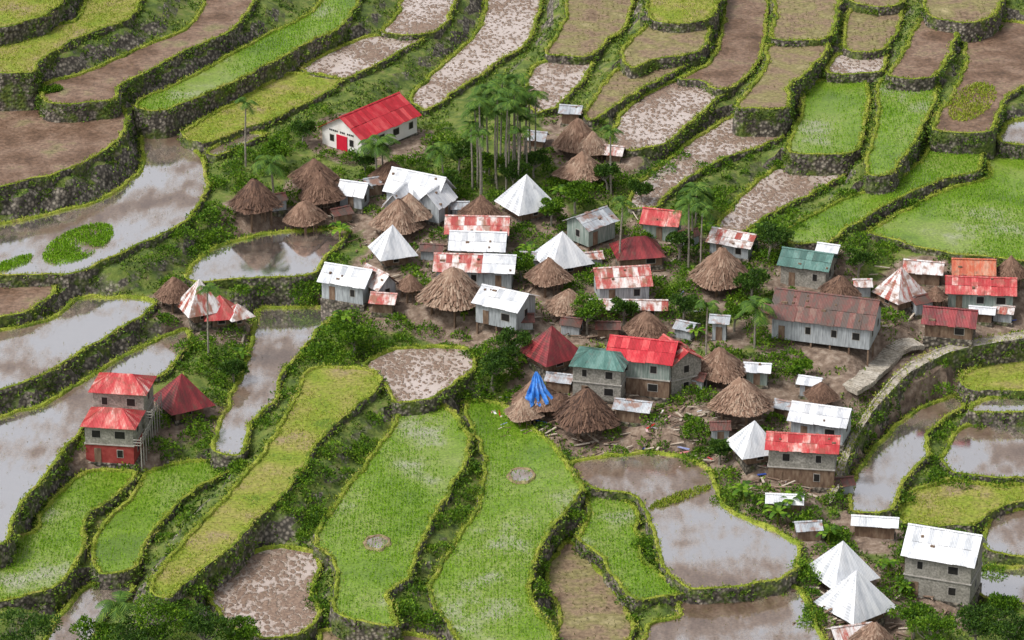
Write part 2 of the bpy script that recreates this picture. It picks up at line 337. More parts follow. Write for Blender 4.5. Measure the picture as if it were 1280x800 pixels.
tuftP = []; tuftN = []; wallP = []; wallN = []; bank = []
for f in fields:
    S, Nn, z, zs = f['S'], f['N'], f['z'], f['zs']; n = len(S)
    bh = .12 if f['t'] == 'P' else .3
    H = 5.5
    prof = [(-.5, -.06), (-.34, bh*.8), (-.12, bh), (.05, bh*.7), (.12, -.2), (.18, -.9), (.24, -1.6), (.32, -2.4), (.5, -H)]
    if f['t'] == 'P': prof[0] = (-.3, -.06); prof[1] = (-.2, bh*.8); prof[2] = (-.1, bh)
    V = [(S[i][0], S[i][1], zs[i]) for i in range(n)]; faces = [tuple(range(n))]; mi = [0]
    for j, (o, dz) in enumerate(prof):
        for i in range(n):
            k = mn.noise(Vector((S[i][0]*1.3, S[i][1]*1.3, j*1.7+z)))
            k2 = mn.noise(Vector((S[i][0]*.5, S[i][1]*.5, 7+z)))
            p = S[i]+Nn[i]*(o+k*(.14 if j < 4 else .2))
            V.append((p[0], p[1], zs[i]+dz+(k*.1+k2*.15 if 1 <= j <= 3 else 0)))
    for j in range(len(prof)-1):
        a = n+j*n; b = a+n
        for i in range(n):
            i2 = (i+1) % n
            faces.append((a+i, b+i, b+i2, a+i2)); mi.append(1 if j < 3 else 2)
    names = dict(W='flooded_rice_terrace', W2='flooded_rice_terrace', M='flooded_rice_terrace', P='stone_walkway')
    obj(names.get(f['t'], 'rice_terrace'), V, faces, [FM[f['t']], m_path if f['t'] == 'P' else m_bund, m_wall], mi=mi)
    k = n*(5 if f['t'] != 'P' else 3); idx = rng.integers(0, n, k); off = rng.uniform(-.5, .22, k)
    p = S[idx]+Nn[idx]*off[:, None]+rng.normal(size=(k, 2))*.15
    tuftP.append(np.c_[p, zs[idx]+.15]); tuftN.append(Nn[idx])
    k = n*12; idx = rng.integers(0, n, k)
    dep = rng.uniform(0, 1, k)**1.3*3.
    p = S[idx]+Nn[idx]*(.2+.08*dep)[:, None]+rng.normal(size=(k, 2))*.12
    keep = np.array([mn.noise(Vector((q[0]*.25, q[1]*.25, d*.5+z))) for q, d in zip(p, dep)])+.26 > rng.uniform(0, .8, k)
    wallP.append(np.c_[p, zs[idx]+.1-dep][keep]); wallN.append(Nn[idx][keep])
    for _ in range(n//11):
        i = rng.integers(0, n); dd = rng.uniform(.2, 2.2)
        if mn.noise(Vector((S[i][0]*.08, S[i][1]*.08, 4))) < -.1: continue
        r = rng.uniform(.3, .8); c = S[i]+Nn[i]*(.2+r*.4)
        bank.append(blob((c[0], c[1], zs[i]-dd-r*.2), r, int(55+70*r), .8, (.15, .35)))
P = np.concatenate(tuftP); Q = np.concatenate(tuftN)
def repleaf(P, Q, k, outw, upw, rnd, l0, l1, wr, jit=.06):
    P = np.repeat(P, k, 0)+rng.normal(size=(len(P)*k, 3))*jit; Q = np.repeat(Q, k, 0)
    dv = np.c_[Q*outw, np.full(len(P), upw)]+rng.normal(size=P.shape)*rnd
    L = rng.uniform(l0, l1, len(P)); return leaves(P, dv, L, L*wr)
link(bpy.data.objects.new("bund_grass", fastmesh("bund_grass", repleaf(P, Q, 4, .2, .8, .45, .16, .38, .35), m_tuft)))
P = np.concatenate(wallP); Q = np.concatenate(wallN)
link(bpy.data.objects.new("wall_vegetation", fastmesh("wall_vegetation", repleaf(P, Q, 4, .8, .3, .5, .2, .45, .5), m_wtuft)))
link(bpy.data.objects.new("bank_bushes", fastmesh("bank_bushes", np.concatenate(bank), m_wtuft)))
R = []
for f in fields:
    dens = dict(G=15, GY=9, D=3, W=.5, W2=.5, M=.4, B=.7).get(f['t'], 0)
    if not dens: continue
    S = f['S']; lo = S.min(0); hi = S.max(0); k = int(dens*np.prod(hi-lo))
    p = rng.uniform(lo, hi, (k, 2))
    if f['t'] == 'G': p[:, 0] = np.round(p[:, 0]/.38)*.38+rng.normal(size=k)*.06
    if f['t'] in ('D', 'W', 'W2'): p = np.round(p/.75)*.75+rng.normal(size=(k, 2))*.1
    p = p[inpoly(p[:, 0], p[:, 1], S)]
    nz = np.array([mn.noise(Vector((q[0]*.1, q[1]*.06, f['z']))) for q in p])
    p = p[nz+(.5 if f['t'] in ('G', 'GY') else .3) > rng.uniform(0, .7, len(p))]
    R.append((np.c_[p, np.full(len(p), f['z'])], f['t']))
def sel(*ts): return np.concatenate([r for r, t in R if t in ts])
rg = sel('G'); ry = sel('GY'); rd = sel('D'); rw = sel('W', 'W2', 'M', 'B')
z2 = lambda a: np.zeros((len(a), 2))
link(bpy.data.objects.new("rice_seedlings", fastmesh("rice_seedlings", repleaf(rg, z2(rg), 3, 0, 1, .3, .14, .3, .35), m_blade)))
link(bpy.data.objects.new("paddy_weeds", fastmesh("paddy_weeds", repleaf(ry, z2(ry), 3, 0, .8, .4, .14, .32, .35), m_bladeY)))
link(bpy.data.objects.new("dry_stubble", fastmesh("dry_stubble", repleaf(rd, z2(rd), 3, 0, .8, .4, .12, .28, .35), m_stub)))
link(bpy.data.objects.new("rice_stubble", fastmesh("rice_stubble", repleaf(rw, z2(rw), 3, 0, .8, .4, .08, .2, .4), m_stub)))
def patch(px, py, rx, ry_, z, n, mat, name):
    a = rng.uniform(0, 2*np.pi, n); r = np.sqrt(rng.uniform(0, 1, n))
    q = np.array([survey(px+rx*rr*math.cos(aa), py+ry_*rr*math.sin(aa)-.35*rx*rr*math.cos(aa), z) for aa, rr in zip(a, r)])
    keep = np.array([mn.noise(Vector((s[0]*.3, s[1]*.3, 0))) for s in q]) > rng.normal(size=n)*.15-.25
    q = np.c_[q, np.full(n, z)][keep]
    link(bpy.data.objects.new(name, fastmesh(name, repleaf(q, z2(q), 4, 0, 1, .35, .2, .4, .35), mat)))
patch(98, 305, 44, 20, 4.6*ZS, 2500, m_blade, "water_grass_patch")
patch(15, 330, 26, 6, 4.6*ZS, 500, m_blade, "water_grass_patch")
patch(850, 622, 40, 6, -4.8*ZS, 500, m_tuft, "water_grass_patch")
patch(1215, 128, 30, 22, 6*ZS, 1300, m_bladeY, "weed_patch")
for px, py, z, rr in [(652, 595, -4.2*ZS, 1.5), (471, 679, -3.2*ZS, 1.4)]:
    cx_, cy_ = survey(px, py, z); V = [(0, 0, .1)]; Fc = []; mi = []; n = 28
    for j, (r, h) in enumerate([(.85, .1), (.88, .2), (1., .22), (1.15, .02)]):
        for i in range(n):
            a = 2*math.pi*i/n; k = 1+mn.noise(Vector((math.cos(a)*2+px, math.sin(a)*2, j*.3)))*.25
            V.append((rr*r*k*math.cos(a), rr*1.25*r*k*math.sin(a), h))
    for i in range(n): Fc.append((0, 1+i, 1+(i+1) % n)); mi.append(0)
    for j in range(3):
        for i in range(n): Fc.append((1+j*n+i, 1+(j+1)*n+i, 1+(j+1)*n+(i+1) % n, 1+j*n+(i+1) % n)); mi.append(1)
    o = obj("small_pond", V, Fc, [m_water, m_dry], mi=mi); o.location = (cx_, cy_, z)
# ------------------------------------------------------------------ terrain
VC = [(320,255,3.8),(400,230,4.1),(400,270,3),(480,200,4.4),(520,260,3),(440,360,.9),(560,240,3.5),(660,250,3.2),(725,200,3.9),(690,160,4.8),(600,330,1.3),(560,370,.4),(640,390,0),(700,350,.8),(760,290,2),(800,250,2.8),(850,290,1.7),(900,340,.6),(830,370,0),(700,440,-1),(760,490,-2),(650,510,-2.6),(830,530,-2.8),(900,500,-2.2),(930,430,-1),(1010,350,.3),(1040,440,-1.2),(1100,400,-.6),(1150,350,.2),(1250,340,.3),(1200,410,-.8),(960,560,-3.4),(1000,620,-4.6),(1030,520,-2.8),(1060,470,-2),(1060,640,-6),(1050,740,-7.6),(1180,740,-8.6),(1100,800,-9.4),(1250,790,-10.6),(960,620,-4.6),(1090,680,-6.8),(300,400,.2),(230,390,1),(260,440,-.4),(150,580,-2.2),(230,510,-1.2),(200,550,-1.9),(410,430,-.9),(440,420,-.6),(20,120,9),(250,500,-1.4),(1000,400,-.3),(1100,350,.2),(460,170,4.8),(380,180,4.8),(560,190,3.9),(610,210,3.6),(930,300,1.3),(960,330,.8),(490,350,.9),(500,320,1.3),(880,420,-.8),(1300,350,.3),(180,800,-5.5),(560,820,-6)]
cp = []
for px, py, z in VC:
    x, y = survey(px, py, z*ZS); cp.append((x, y, z*ZS))
for f in fields:
    for s, zz in zip(f['S'][::10], f['zs'][::10]): cp.append((s[0], s[1], zz-.6))
cp = np.array(cp)
def axis(a, b, st, far):
    core = np.arange(a, b+.01, st); g = []; d = st; v = b
    while v < far: d *= 1.35; v += d; g.append(v)
    g = np.array(g); h = []; d = st; v = a
    while v > -far: d *= 1.35; v -= d; h.append(v)
    return np.concatenate([np.array(h)[::-1], core, g])
gx = axis(-82, 82, .9, 2500); gy = axis(-108, 104, .9, 2500)
GX, GY = np.meshgrid(gx, gy)
cx = np.clip(GX, -85, 85).ravel(); cy = np.clip(GY, -112, 106).ravel(); GZ = np.zeros(cx.size)
for i in range(0, cx.size, 8000):
    d2 = (cx[i:i+8000, None]-cp[None, :, 0])**2+(cy[i:i+8000, None]-cp[None, :, 1])**2+1.2
    ww = 1/d2**2; GZ[i:i+8000] = (ww*cp[None, :, 2]).sum(1)/ww.sum(1)
GZ = GZ.reshape(GX.shape)
GZ += np.where(GY > 104, (GY-104)*.2, 0)+np.where(GY < -108, (GY+108)*.35, 0)
for i in range(GX.shape[0]):
    for j in range(GX.shape[1]):
        x, y = GX[i, j], GY[i, j]
        far = abs(x) > 90 or y > 115 or y < -118
        GZ[i, j] += mn.noise(Vector((x*.3, y*.3, 0)))*.3+mn.noise(Vector((x*.9, y*.9, 3)))*.15
        if far: GZ[i, j] += mn.noise(Vector((x*.01, y*.01, 5)))*12
infield = np.zeros(GX.shape, bool)
for f in fields:
    S = f['S']; lo = S.min(0)-2; hi = S.max(0)+2
    bx = (GX > lo[0]) & (GX < hi[0]) & (GY > lo[1]) & (GY < hi[1])
    m = np.zeros(GX.shape, bool); m[bx] = inpoly(GX[bx], GY[bx], S[::2])
    infield |= m
    m = m | np.roll(m, 1, 0) | np.roll(m, -1, 0); m = m | np.roll(m, 1, 1) | np.roll(m, -1, 1)
    if f['t'] == 'P':
        for a_, b_i in zip(*np.nonzero(m)):
            k = np.argmin(np.hypot(S[:, 0]-GX[a_, b_i], S[:, 1]-GY[a_, b_i])); GZ[a_, b_i] = min(GZ[a_, b_i], f['zs'][k]-.4)
    else: GZ[m] = np.minimum(GZ[m], f['z']-.45)
def gz(x, y):
    i = min(max(np.searchsorted(gy, y)-1, 0), len(gy)-2); j = min(max(np.searchsorted(gx, x)-1, 0), len(gx)-2)
    u = (x-gx[j])/(gx[j+1]-gx[j]); v = (y-gy[i])/(gy[i+1]-gy[i])
    return (GZ[i, j]*(1-u)+GZ[i, j+1]*u)*(1-v)+(GZ[i+1, j]*(1-u)+GZ[i+1, j+1]*u)*v
def isfield(x, y):
    i = min(np.searchsorted(gy, y), len(gy)-1); j = min(np.searchsorted(gx, x), len(gx)-1); return infield[i, j]
def ground(px, py, hc=0.):
    z = 0.
    for _ in range(25):
        x, y = survey(px, py, z+hc); z = z*.5+gz(x, y)*.5
    return x, y, z
# ------------------------------------------------------------------ houses
sites = []
def boxv(x0, x1, y0, y1, z0, z1):
    return [(x0, y0, z0), (x1, y0, z0), (x1, y1, z0), (x0, y1, z0), (x0, y0, z1), (x1, y0, z1), (x1, y1, z1), (x0, y1, z1)]
BF = [(0, 3, 2, 1), (4, 5, 6, 7), (0, 1, 5, 4), (1, 2, 6, 5), (2, 3, 7, 6), (3, 0, 4, 7)]
def boxes(name, bl, mat, parent):
    V = []; Fc = []
    for b in bl:
        k = len(V); V += boxv(*b); Fc += [tuple(k+i for i in q) for q in BF]
    return obj(name, V, Fc, mat, parent)
def solid(o, t=.05):
    m = o.modifiers.new("thickness", 'SOLIDIFY'); m.thickness = t; return o
def roof_hip(name, L, W, z, h, r, mat, parent, strip=.8):
    V = []; Fc = []
    c = [(-L/2, -W/2), (L/2, -W/2), (L/2, W/2), (-L/2, W/2)]; rd = [(-r/2, 0), (r/2, 0)]
    sides = [(c[0], c[1], rd[0], rd[1]), (c[1], c[2], rd[1], rd[1]), (c[2], c[3], rd[1], rd[0]), (c[3], c[0], rd[0], rd[0])]
    for a, b, p, q in sides:
        a, b, p, q = map(np.array, (a, b, p, q)); k = max(2, int(np.linalg.norm(b-a)/strip))
        for i in range(k):
            t0, t1 = i/k, (i+1)/k; j = random.uniform(0, .05)
            k0 = len(V)
            e0 = a+(b-a)*t0; e1 = a+(b-a)*t1; f0 = p+(q-p)*t0; f1 = p+(q-p)*t1
            V += [(*e0, z+j), (*e1, z+j)]
            if np.linalg.norm(f1-f0) < 1e-4: V += [(*f0, z+h+j)]; Fc.append((k0, k0+1, k0+2))
            else: V += [(*f1, z+h+j), (*f0, z+h+j)]; Fc.append((k0, k0+1, k0+2, k0+3))
    return solid(obj(name, V, Fc, mat, parent))
def roof_gable(name, L, W, z, h, mat, parent, strip=.8):
    V = []; Fc = []; k = max(3, int(L/strip))
    for s in (-1, 1):
        rows = 2 if W > 4.5 else 1
        for rr in range(rows):
            for i in range(k):
                x0 = -L/2+L*i/k-.02; x1 = -L/2+L*(i+1)/k+.02
                a, b = rr/rows, (rr+1)/rows; j = random.uniform(0, .04)+rr*.04
                e = random.uniform(-.12, .12) if rr == 0 else 0
                y0 = s*(W/2*(1-a)+e); y1 = s*W/2*(1-b); z0 = z+h*a+j; z1 = z+h*b+j
                k0 = len(V); q = [(x0, y0, z0), (x1, y0, z0), (x1, y1, z1), (x0, y1, z1)]
                V += q; Fc.append((k0, k0+1, k0+2, k0+3) if s < 0 else (k0+3, k0+2, k0+1, k0))
    o = solid(obj(name, V, Fc, mat, parent))
    obj("ridge_cap", [(-L/2-.05, -.18, z+h-.02+.06), (L/2+.05, -.18, z+h-.02+.06), (L/2+.05, 0, z+h+.16), (-L/2-.05, 0, z+h+.16), (L/2+.05, .18, z+h+.04), (-L/2-.05, .18, z+h+.04)], [(0, 1, 2, 3), (3, 2, 4, 5)], mat, parent)
    bl = []
    if mat is not T['red']:
        for _ in range(int(L*W*.12)):
            x = random.uniform(-L/2+.3, L/2-.3); t = random.uniform(.15, .9); s = random.choice((-1, 1)); y = s*W/2*(1-t); zz = z+h*t+.05; q = random.uniform(.07, .16)
            bl.append((x-q*random.choice((1, 1, 4)), x+q, y-q, y+q, zz-.1, zz+.14))
    if bl: boxes("roof_weights", bl, m_wood, parent)
    return o
def house(name, px, py, yaw, L, W, wh, rh, rm, wm, rt='gable', storeys=1, stilts=0., ridge=0, door=True, ov=.45, low=None):
    hc = stilts+wh+rh*.5
    x, y, z = ground(px, py, hc); sites.append((x, y, max(L, W)*.55))
    e = bpy.data.objects.new(name, None); link(e); e.location = (x, y, z); e.rotation_euler[2] = math.radians(yaw)
    lw, ww = L/2-ov, W/2-ov; z0 = stilts; z1 = stilts+wh
    if stilts > .2:
        ps = []
        for i in range(max(2, int(lw*2/2.2)+1)):
            for s in (-1, 0, 1):
                xx = -lw+.15+(2*lw-.3)*i/max(1, int(lw*2/2.2)); ps.append((xx-.1, xx+.1, s*(ww-.15)-.1, s*(ww-.15)+.1, -1.6, z0-.003))
        boxes("posts", ps, m_wood, e)
    else: boxes("plinth", [(-lw-.15, lw+.15, -ww-.15, ww+.15, -1.8, .06)], m_stone, e)
    zz = z0
    mats = [low or wm, wm]
    for s in range(storeys):
        h = wh/storeys
        boxes("walls", [(-lw, lw, -ww, ww, zz+.07, zz+h-.03)], mats[min(1, s)] if storeys > 1 else wm, e)
        if storeys > 1 and s > 0: boxes("floor_band", [(-lw-.12, lw+.12, -ww-.12, ww+.12, zz-.05, zz+.065)], m_trim, e)
        zz += h
    if rt == 'gable':
        obj("gable_walls", [(-lw, -ww, z1-.03), (-lw, ww, z1-.03), (-lw, 0, z1+rh*.95), (lw, -ww, z1-.03), (lw, ww, z1-.03), (lw, 0, z1+rh*.95)], [(0, 2, 1), (3, 4, 5)], wm, e)
        roof_gable("roof", L, W, z1-rh*ov/(W/2)*.6, rh*(1+ov/(W/2)*.6)+.04, rm, e)
    else: roof_hip("roof", L, W, z1-.1, rh+.1, ridge, rm, e)
    wins = []; frames = []
    for s in range(storeys):
        hs_ = wh/storeys; zc = z0+hs_*s+hs_*.55; hh = min(.45, hs_*.22)
        for side in (-1, 1):
            k = max(1, int(2*lw/2.6))
            for i in range(k):
                if door and s == 0 and i == 0: continue
                xc = -lw+(i+.5)*2*lw/k+random.uniform(-.2, .2); q = random.uniform(.28, .6)
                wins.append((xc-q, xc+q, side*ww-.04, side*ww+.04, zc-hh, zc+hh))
                frames.append((xc-q-.07, xc+q+.07, side*ww-.025, side*ww+.025, zc-hh-.07, zc+hh+.07))
            k = max(1, int(2*ww/3))
            for i in range(k):
                yc = -ww+(i+.5)*2*ww/k
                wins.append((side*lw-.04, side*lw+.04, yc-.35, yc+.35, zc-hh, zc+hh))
                frames.append((side*lw-.025, side*lw+.025, yc-.42, yc+.42, zc-hh-.07, zc+hh+.07))
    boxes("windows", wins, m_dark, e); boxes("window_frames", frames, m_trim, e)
    if door and wh/storeys > 1.6:
        k = max(1, int(2*lw/2.3)); xc = -lw+.5*2*lw/k
        boxes("door", [(xc-.4, xc+.4, -ww-.05, -ww+.05, z0+.09, z0+min(1.9, wh/storeys*.8))], m_wood if rm is not T['red'] else m_reddoor, e)
    return e
e = house("white_school_building", 462, 141, 51, 12.5, 8, 2.7, 2.2, T['red'], m_plaster, door=False)
boxes("front_door", [(-6.0+.45-.35, -5.72, -1., .9, .1, 2.2)], m_reddoor, e)
boxes("sign_lettering", [(-5.85, -5.815, 2.2-.32*i, 2.2-.32*i-.2, 2.5, 2.75) for i in range(14) if i not in (5, 9)], m_dark, e)
H = house
H("tin_roof_house", 443, 233, -20, 4, 3.6, 2, 1.2, T['white'], m_grey)
H("tin_roof_house", 524, 226, -28, 8.2, 5.5, 2.6, 2.2, T['white'], m_grey)
H("tin_roof_house", 545, 242, 62, 5, 4, 2.4, 1.7, T['white'], m_grey)
H("tin_roof_house", 499, 244, 70, 4.5, 3.6, 2, 1.8, T['white'], m_grey)
H("red_roof_house", 597, 277, -3, 8.4, 5.2, 2.2, 1.4, T['rw'], m_grey)
H("tin_roof_house", 598, 297, -5, 7.4, 5, 2.3, 1.5, T['white'], m_gwood)
H("red_roof_house", 578, 324, -4, 7.2, 5, 2.3, 1.3, T['rw'], m_grey)
H("tin_roof_house", 625, 325, -6, 4.2, 5, 2.5, 1.3, T['white'], m_grey)
H("tin_roof_house", 436, 340, -22, 6.6, 5, 2.6, 1.4, T['white'], m_grey)
H("red_roof_house", 472, 344, -50, 4.8, 3.6, 2, 1.5, T['wr'], m_grey)
H("red_roof_shed", 480, 370, -10, 3.4, 3, 1.6, .7, T['rw'], m_wood)
H("tin_roof_house", 632, 368, -28, 6.6, 6, 2.8, 1.2, T['white'], m_grey, stilts=.4)
H("tin_roof_house", 739, 270, 42, 5.6, 5, 2.6, 1.1, T['grey'], m_gwood, stilts=.4)
H("dark_red_roof_house", 797, 304, 10, 6.4, 5.6, 1.4, 1.9, T['darkred'], m_wood, rt='hip', ridge=2)
H("red_roof_house", 828, 268, -15, 5.2, 4.4, 2.4, 1.2, T['sred'], m_gwood)
H("red_roof_house", 918, 294, -25, 6.2, 4.6, 1.8, 1., T['wr'], m_grey)
H("red_roof_house", 777, 341, 8, 7.2, 5.4, 2.4, 1.5, T['rw'], m_grey, stilts=.4)
H("red_roof_shed", 785, 378, -2, 10, 3.2, 1.4, .6, T['wr'], m_wood)
H("teal_roof_house", 1010, 320, -20, 6.8, 5, 2.9, 1.3, T['teal'], m_conc)
H("tin_roof_shed", 1036, 308, -20, 3, 2.6, 1.8, .5, T['white'], m_conc)
H("rusty_roof_hall", 1034, 379, -17, 13.2, 7.6, 3, 2.3, T['rust'], m_grey, stilts=.7)
H("red_roof_hut", 1126, 350, 35, 5.2, 5.2, 1.2, 3.6, T['wr'], m_wood, rt='hip')
H("red_roof_house", 1155, 331, -12, 5.2, 3.6, 1.8, .9, T['wr'], m_wood)
H("orange_roof_house", 1217, 330, -4, 5.6, 4, 2.2, 1.2, T['orange'], m_wood)
H("red_roof_house", 1226, 353, -5, 9, 4.6, 2.2, 1.3, T['sred'], m_gwood)
H("tin_roof_shed", 1232, 370, -5, 5.4, 2.4, 1.4, .5, T['white'], m_gwood)
H("dark_red_roof_house", 1188, 392, -12, 6.8, 4.4, 2., 1.3, T['darkred'], m_wood)
H("teal_roof_house", 752, 443, -14, 6.8, 6, 4.4, 1., T['teal'], m_conc, rt='hip', ridge=3, storeys=2)
H("red_roof_house", 805, 431, -14, 8.4, 6.6, 4.8, 1.5, T['red'], m_gwood, storeys=2, low=m_wood)
H("red_roof_house", 845, 436, -62, 6, 5, 4.4, 1.3, T['sred'], m_conc, storeys=2)
H("tin_roof_shed", 792, 504, -15, 4.6, 3.2, 1.8, .6, T['grey'], m_wood)
H("tin_roof_shed", 900, 397, -10, 2.6, 2.4, 2.6, .5, T['grey'], m_grey)
H("tin_roof_shed", 947, 457, -8, 3.4, 2.8, 2, .5, T['white'], m_gwood)
H("tin_roof_shed", 1013, 474, -20, 3, 2.6, 1.8, .5, T['white'], m_grey)
H("tin_roof_house", 1027, 513, -18, 7.2, 5.2, 2.6, 1.2, T['white'], m_grey)
H("red_roof_house", 1004, 548, -8, 8.6, 5, 4.8, 1., T['sred'], m_conc, storeys=2, low=m_wood)
H("tin_roof_shed", 981, 621, -5, 4.4, 2.8, 1.4, .5, T['white'], m_wood)
H("tin_roof_shed", 1094, 649, -8, 5.4, 2.8, 1.8, .5, T['white'], m_wood)
H("two_storey_tin_roof_house", 1181, 674, -20, 8.4, 6.4, 5.2, 2.2, T['white'], m_conc, storeys=2)
H("red_roof_shed", 1066, 786, 15, 5, 3.6, 1.4, .8, T['wr'], m_wood)
H("tin_roof_shed", 714, 135, -12, 3.2, 2.8, 1.8, .6, T['grey'], m_wood)
H("tin_roof_shed", 672, 168, -15, 2.8, 2.8, 1.2, .7, T['grey'], m_wood)
H("tin_roof_shed", 3, 103, -15, 3.2, 2.8, 1.2, .7, T['grey'], m_grey)
H("tin_roof_shed", 768, 186, -15, 2.8, 2.6, 1.2, .7, T['wr'], m_wood)
H("tin_roof_shed", 1228, 386, -12, 3.4, 2.4, 1.4, .4, T['white'], m_wood)
for t in [(1086, 742, 'wr'), (858, 405, 'grey'), (1010, 655, 'grey'), (655, 395, 'rust'), (540, 308, 'rust'), (870, 468, 'rust'), (985, 505, 'grey'), (345, 245, 'rust'), (425, 262, 'rust'), (665, 318, 'grey'), (740, 318, 'wr'), (760, 405, 'rust'),
          (965, 385, 'rust'), (1078, 352, 'wr'), (1150, 372, 'rust'), (1255, 385, 'wr'), (900, 530, 'rust'), (700, 470, 'grey'), (465, 225, 'grey'), (575, 255, 'grey'), (860, 290, 'rust'), (1050, 600, 'rust'), (715, 400, 'rust')]:
    H("storage_shed", t[0], t[1], random.uniform(-35, 35), random.uniform(2.4, 3.6), random.uniform(2.2, 2.9), random.uniform(1.1, 1.7), .5, T[t[2]], random.choice((m_wood, m_grey)), ov=.25)
for px, py, w_, hh, yaw, m in [(658, 236, 6.2, 4.1, 32, 'white'), (491, 297, 5.2, 3.6, 20, 'white'), (703, 306, 6.2, 3.8, 25, 'white'), (943, 542, 5.2, 3.4, 20, 'white'),
    (1053, 696, 6.2, 4, 30, 'white'), (1070, 734, 6.6, 4.3, 38, 'white'), (690, 424, 6, 3.6, 35, 'darkred'), (228, 484, 5.8, 3.6, 30, 'darkred'),
    (250, 366, 5, 3.8, 25, 'wr'), (275, 380, 4.4, 2.4, 10, 'sred'), (297, 386, 3.4, 1.4, 30, 'wr'), (517, 250, 3.6, 2.8, 30, 'white')]:
    H("tin_pyramid_roof_hut", px, py, yaw, w_, w_, 1.5, hh, T[m], m_wood, rt='hip', ov=1.1, door=False)
a = H("red_roof_tower_house", 153, 473, -8, 7, 5.6, 5.6, 1.3, T['sred'], m_conc, rt='hip', ridge=2.5, storeys=2)
b = H("red_roof_tower_house", 141, 516, -8, 6.6, 5.4, 4.8, 1.3, T['sred'], m_conc, rt='hip', ridge=2.2, storeys=2, low=m_rwall)
for e_, L_, W_ in ((a, 7, 5.6), (b, 6.6, 5.4)):
    boxes("balcony_rail", [(L_/2-.4, L_/2+.5, -W_/2+.2, -W_/2+.28, 2.6+i*.35, 2.68+i*.35) for i in range(3)]+[(L_/2+.44, L_/2+.5, -W_/2+.285, W_/2-.3, 2.6+i*.35, 2.68+i*.35) for i in range(3)]+[(L_/2+.42, L_/2+.52, yy, yy+.1, -.5, 3.6) for yy in np.arange(-W_/2+.3, W_/2-.3, 1.2)], m_trim, e_)
def thatch_mesh(seed):
    random.seed(seed); rows = 14; cols = 48; V = []; Fc = []; ex_ = 2.6+seed*.35
    def pt(t, a, ex=0):
        r = (1-t)**(.78+.04*seed)+.03*math.sin(t*math.pi)
        q = (abs(math.cos(a))**ex_+abs(math.sin(a))**ex_)**(-1/ex_)
        q = q*(1-t*.3)+1.0*t*.3
        R_ = r*q*.5*(1+ex)+.02
        return np.array([R_*math.cos(a), R_*math.sin(a), t*.6])
    for i in range(rows+1):
        for j in range(cols):
            p = pt(i/rows, 2*math.pi*j/cols)
            k = mn.noise(Vector((p[0]*4, p[1]*4, seed*3+p[2]*4)))*.14+mn.noise(Vector((p[0]*14, p[1]*14, seed*3+p[2]*9)))*.07
            p = p*(1+k); p[2] += (k*1.2 if i == 0 else 0); V.append(p)
    for i in range(rows):
        for j in range(cols): Fc.append((i*cols+j, i*cols+(j+1) % cols, (i+1)*cols+(j+1) % cols, (i+1)*cols+j))
    Fc.append(tuple(range(cols))[::-1])
    for _ in range(1700):
        t = random.random()**1.4*.97; a = random.uniform(0, 2*math.pi); t2 = t-random.uniform(.08, .25)
        p = pt(t, a, .04); q = pt(max(t2, -.04), a+random.uniform(-.14, .14), random.uniform(.04, .17)); q[2] = max(q[2], -.07)
        s = np.array([-math.sin(a), math.cos(a), 0])*random.uniform(.004, .018)
        k = len(V); V += [p-s, p+s, q+s, q-s]; Fc.append((k, k+1, k+2, k+3))
    me = bpy.data.meshes.new("thatch_roof"); me.from_pydata([tuple(v) for v in V], [], Fc); me.materials.append(m_thatch); me.update(); return me
TM = [thatch_mesh(s) for s in (1, 2, 3, 4, 5, 6)]
random.seed(9)
def hut(px, py, wpx, yaw=None, hs=1., name="thatched_hut"):
    W = wpx/10.*.88; under = 1.7; h = W*.6*hs
    x, y, z = ground(px, py, under+h*.38); sites.append((x, y, W*.5))
    e = link(bpy.data.objects.new(name, None)); e.location = (x, y, z); e.rotation_euler[2] = math.radians(yaw if yaw is not None else random.uniform(10, 60))
    r = link(bpy.data.objects.new("thatch_roof", random.choice(TM)), e); r.location = (0, 0, under); r.scale = (W*random.uniform(.95, 1.06), W*random.uniform(.95, 1.06), W*hs*random.uniform(.86, 1.16))
    r.rotation_euler = (random.uniform(-.05, .05), random.uniform(-.05, .05), random.randrange(4)*math.pi/2)
    q = W*.27
    boxes("cabin", [(-q, q, -q, q, .9, under+.9)], m_wood, e)
    boxes("posts", [(sx*q-.12, sx*q+.12, sy*q-.12, sy*q+.12, -1.5, .897) for sx in (-1, 1) for sy in (-1, 1)], m_wood, e)
    boxes("ladder", [(-.3, -.22, -q-.6, -q-.52, -.3, 1.4), (.22, .3, -q-.6, -q-.52, -.3, 1.4)]+[(-.219, .219, -q-.58, -q-.54, .1+.3*i, .14+.3*i) for i in range(4)], m_wood, e)
    return e
for t in [(319, 243, 62), (393, 212, 56), (402, 234, 58), (381, 260, 50), (488, 212, 48), (497, 268, 62), (512, 256, 52), (601, 258, 48), (722, 168, 58), (728, 205, 60), (740, 178, 44),
          (565, 357, 76), (686, 336, 52), (710, 373, 50), (902, 332, 70), (899, 450, 60), (927, 491, 70), (733, 508, 70), (808, 402, 52), (218, 360, 44), (1027, 487, 38),
          (1050, 356, 46), (1264, 334, 38), (1170, 366, 26), (1092, 792, 42), (655, 508, 40), (700, 498, 34), (512, 352, 30), (545, 365, 30)]:
    hut(*t)
th = hut(670, 490, 58, 0)
V = []; Fc = []; n1, n2 = 18, 22
for i in range(n1):
    for j in range(n2):
        a = -2.3+1.7*j/(n2-1); t = i/(n1-1); r = .15+2.3*t*(1+.15*math.sin(j*1.3))
        k = mn.noise(Vector((a*3, t*3, 1)))*.4+mn.noise(Vector((a*9, t*7, 1)))*.25
        V.append(((r+k*t)*math.cos(a), (r+k*t)*math.sin(a)-.15, 5.7-3.4*t+k*.4+.15*math.sin(a*11)*t))
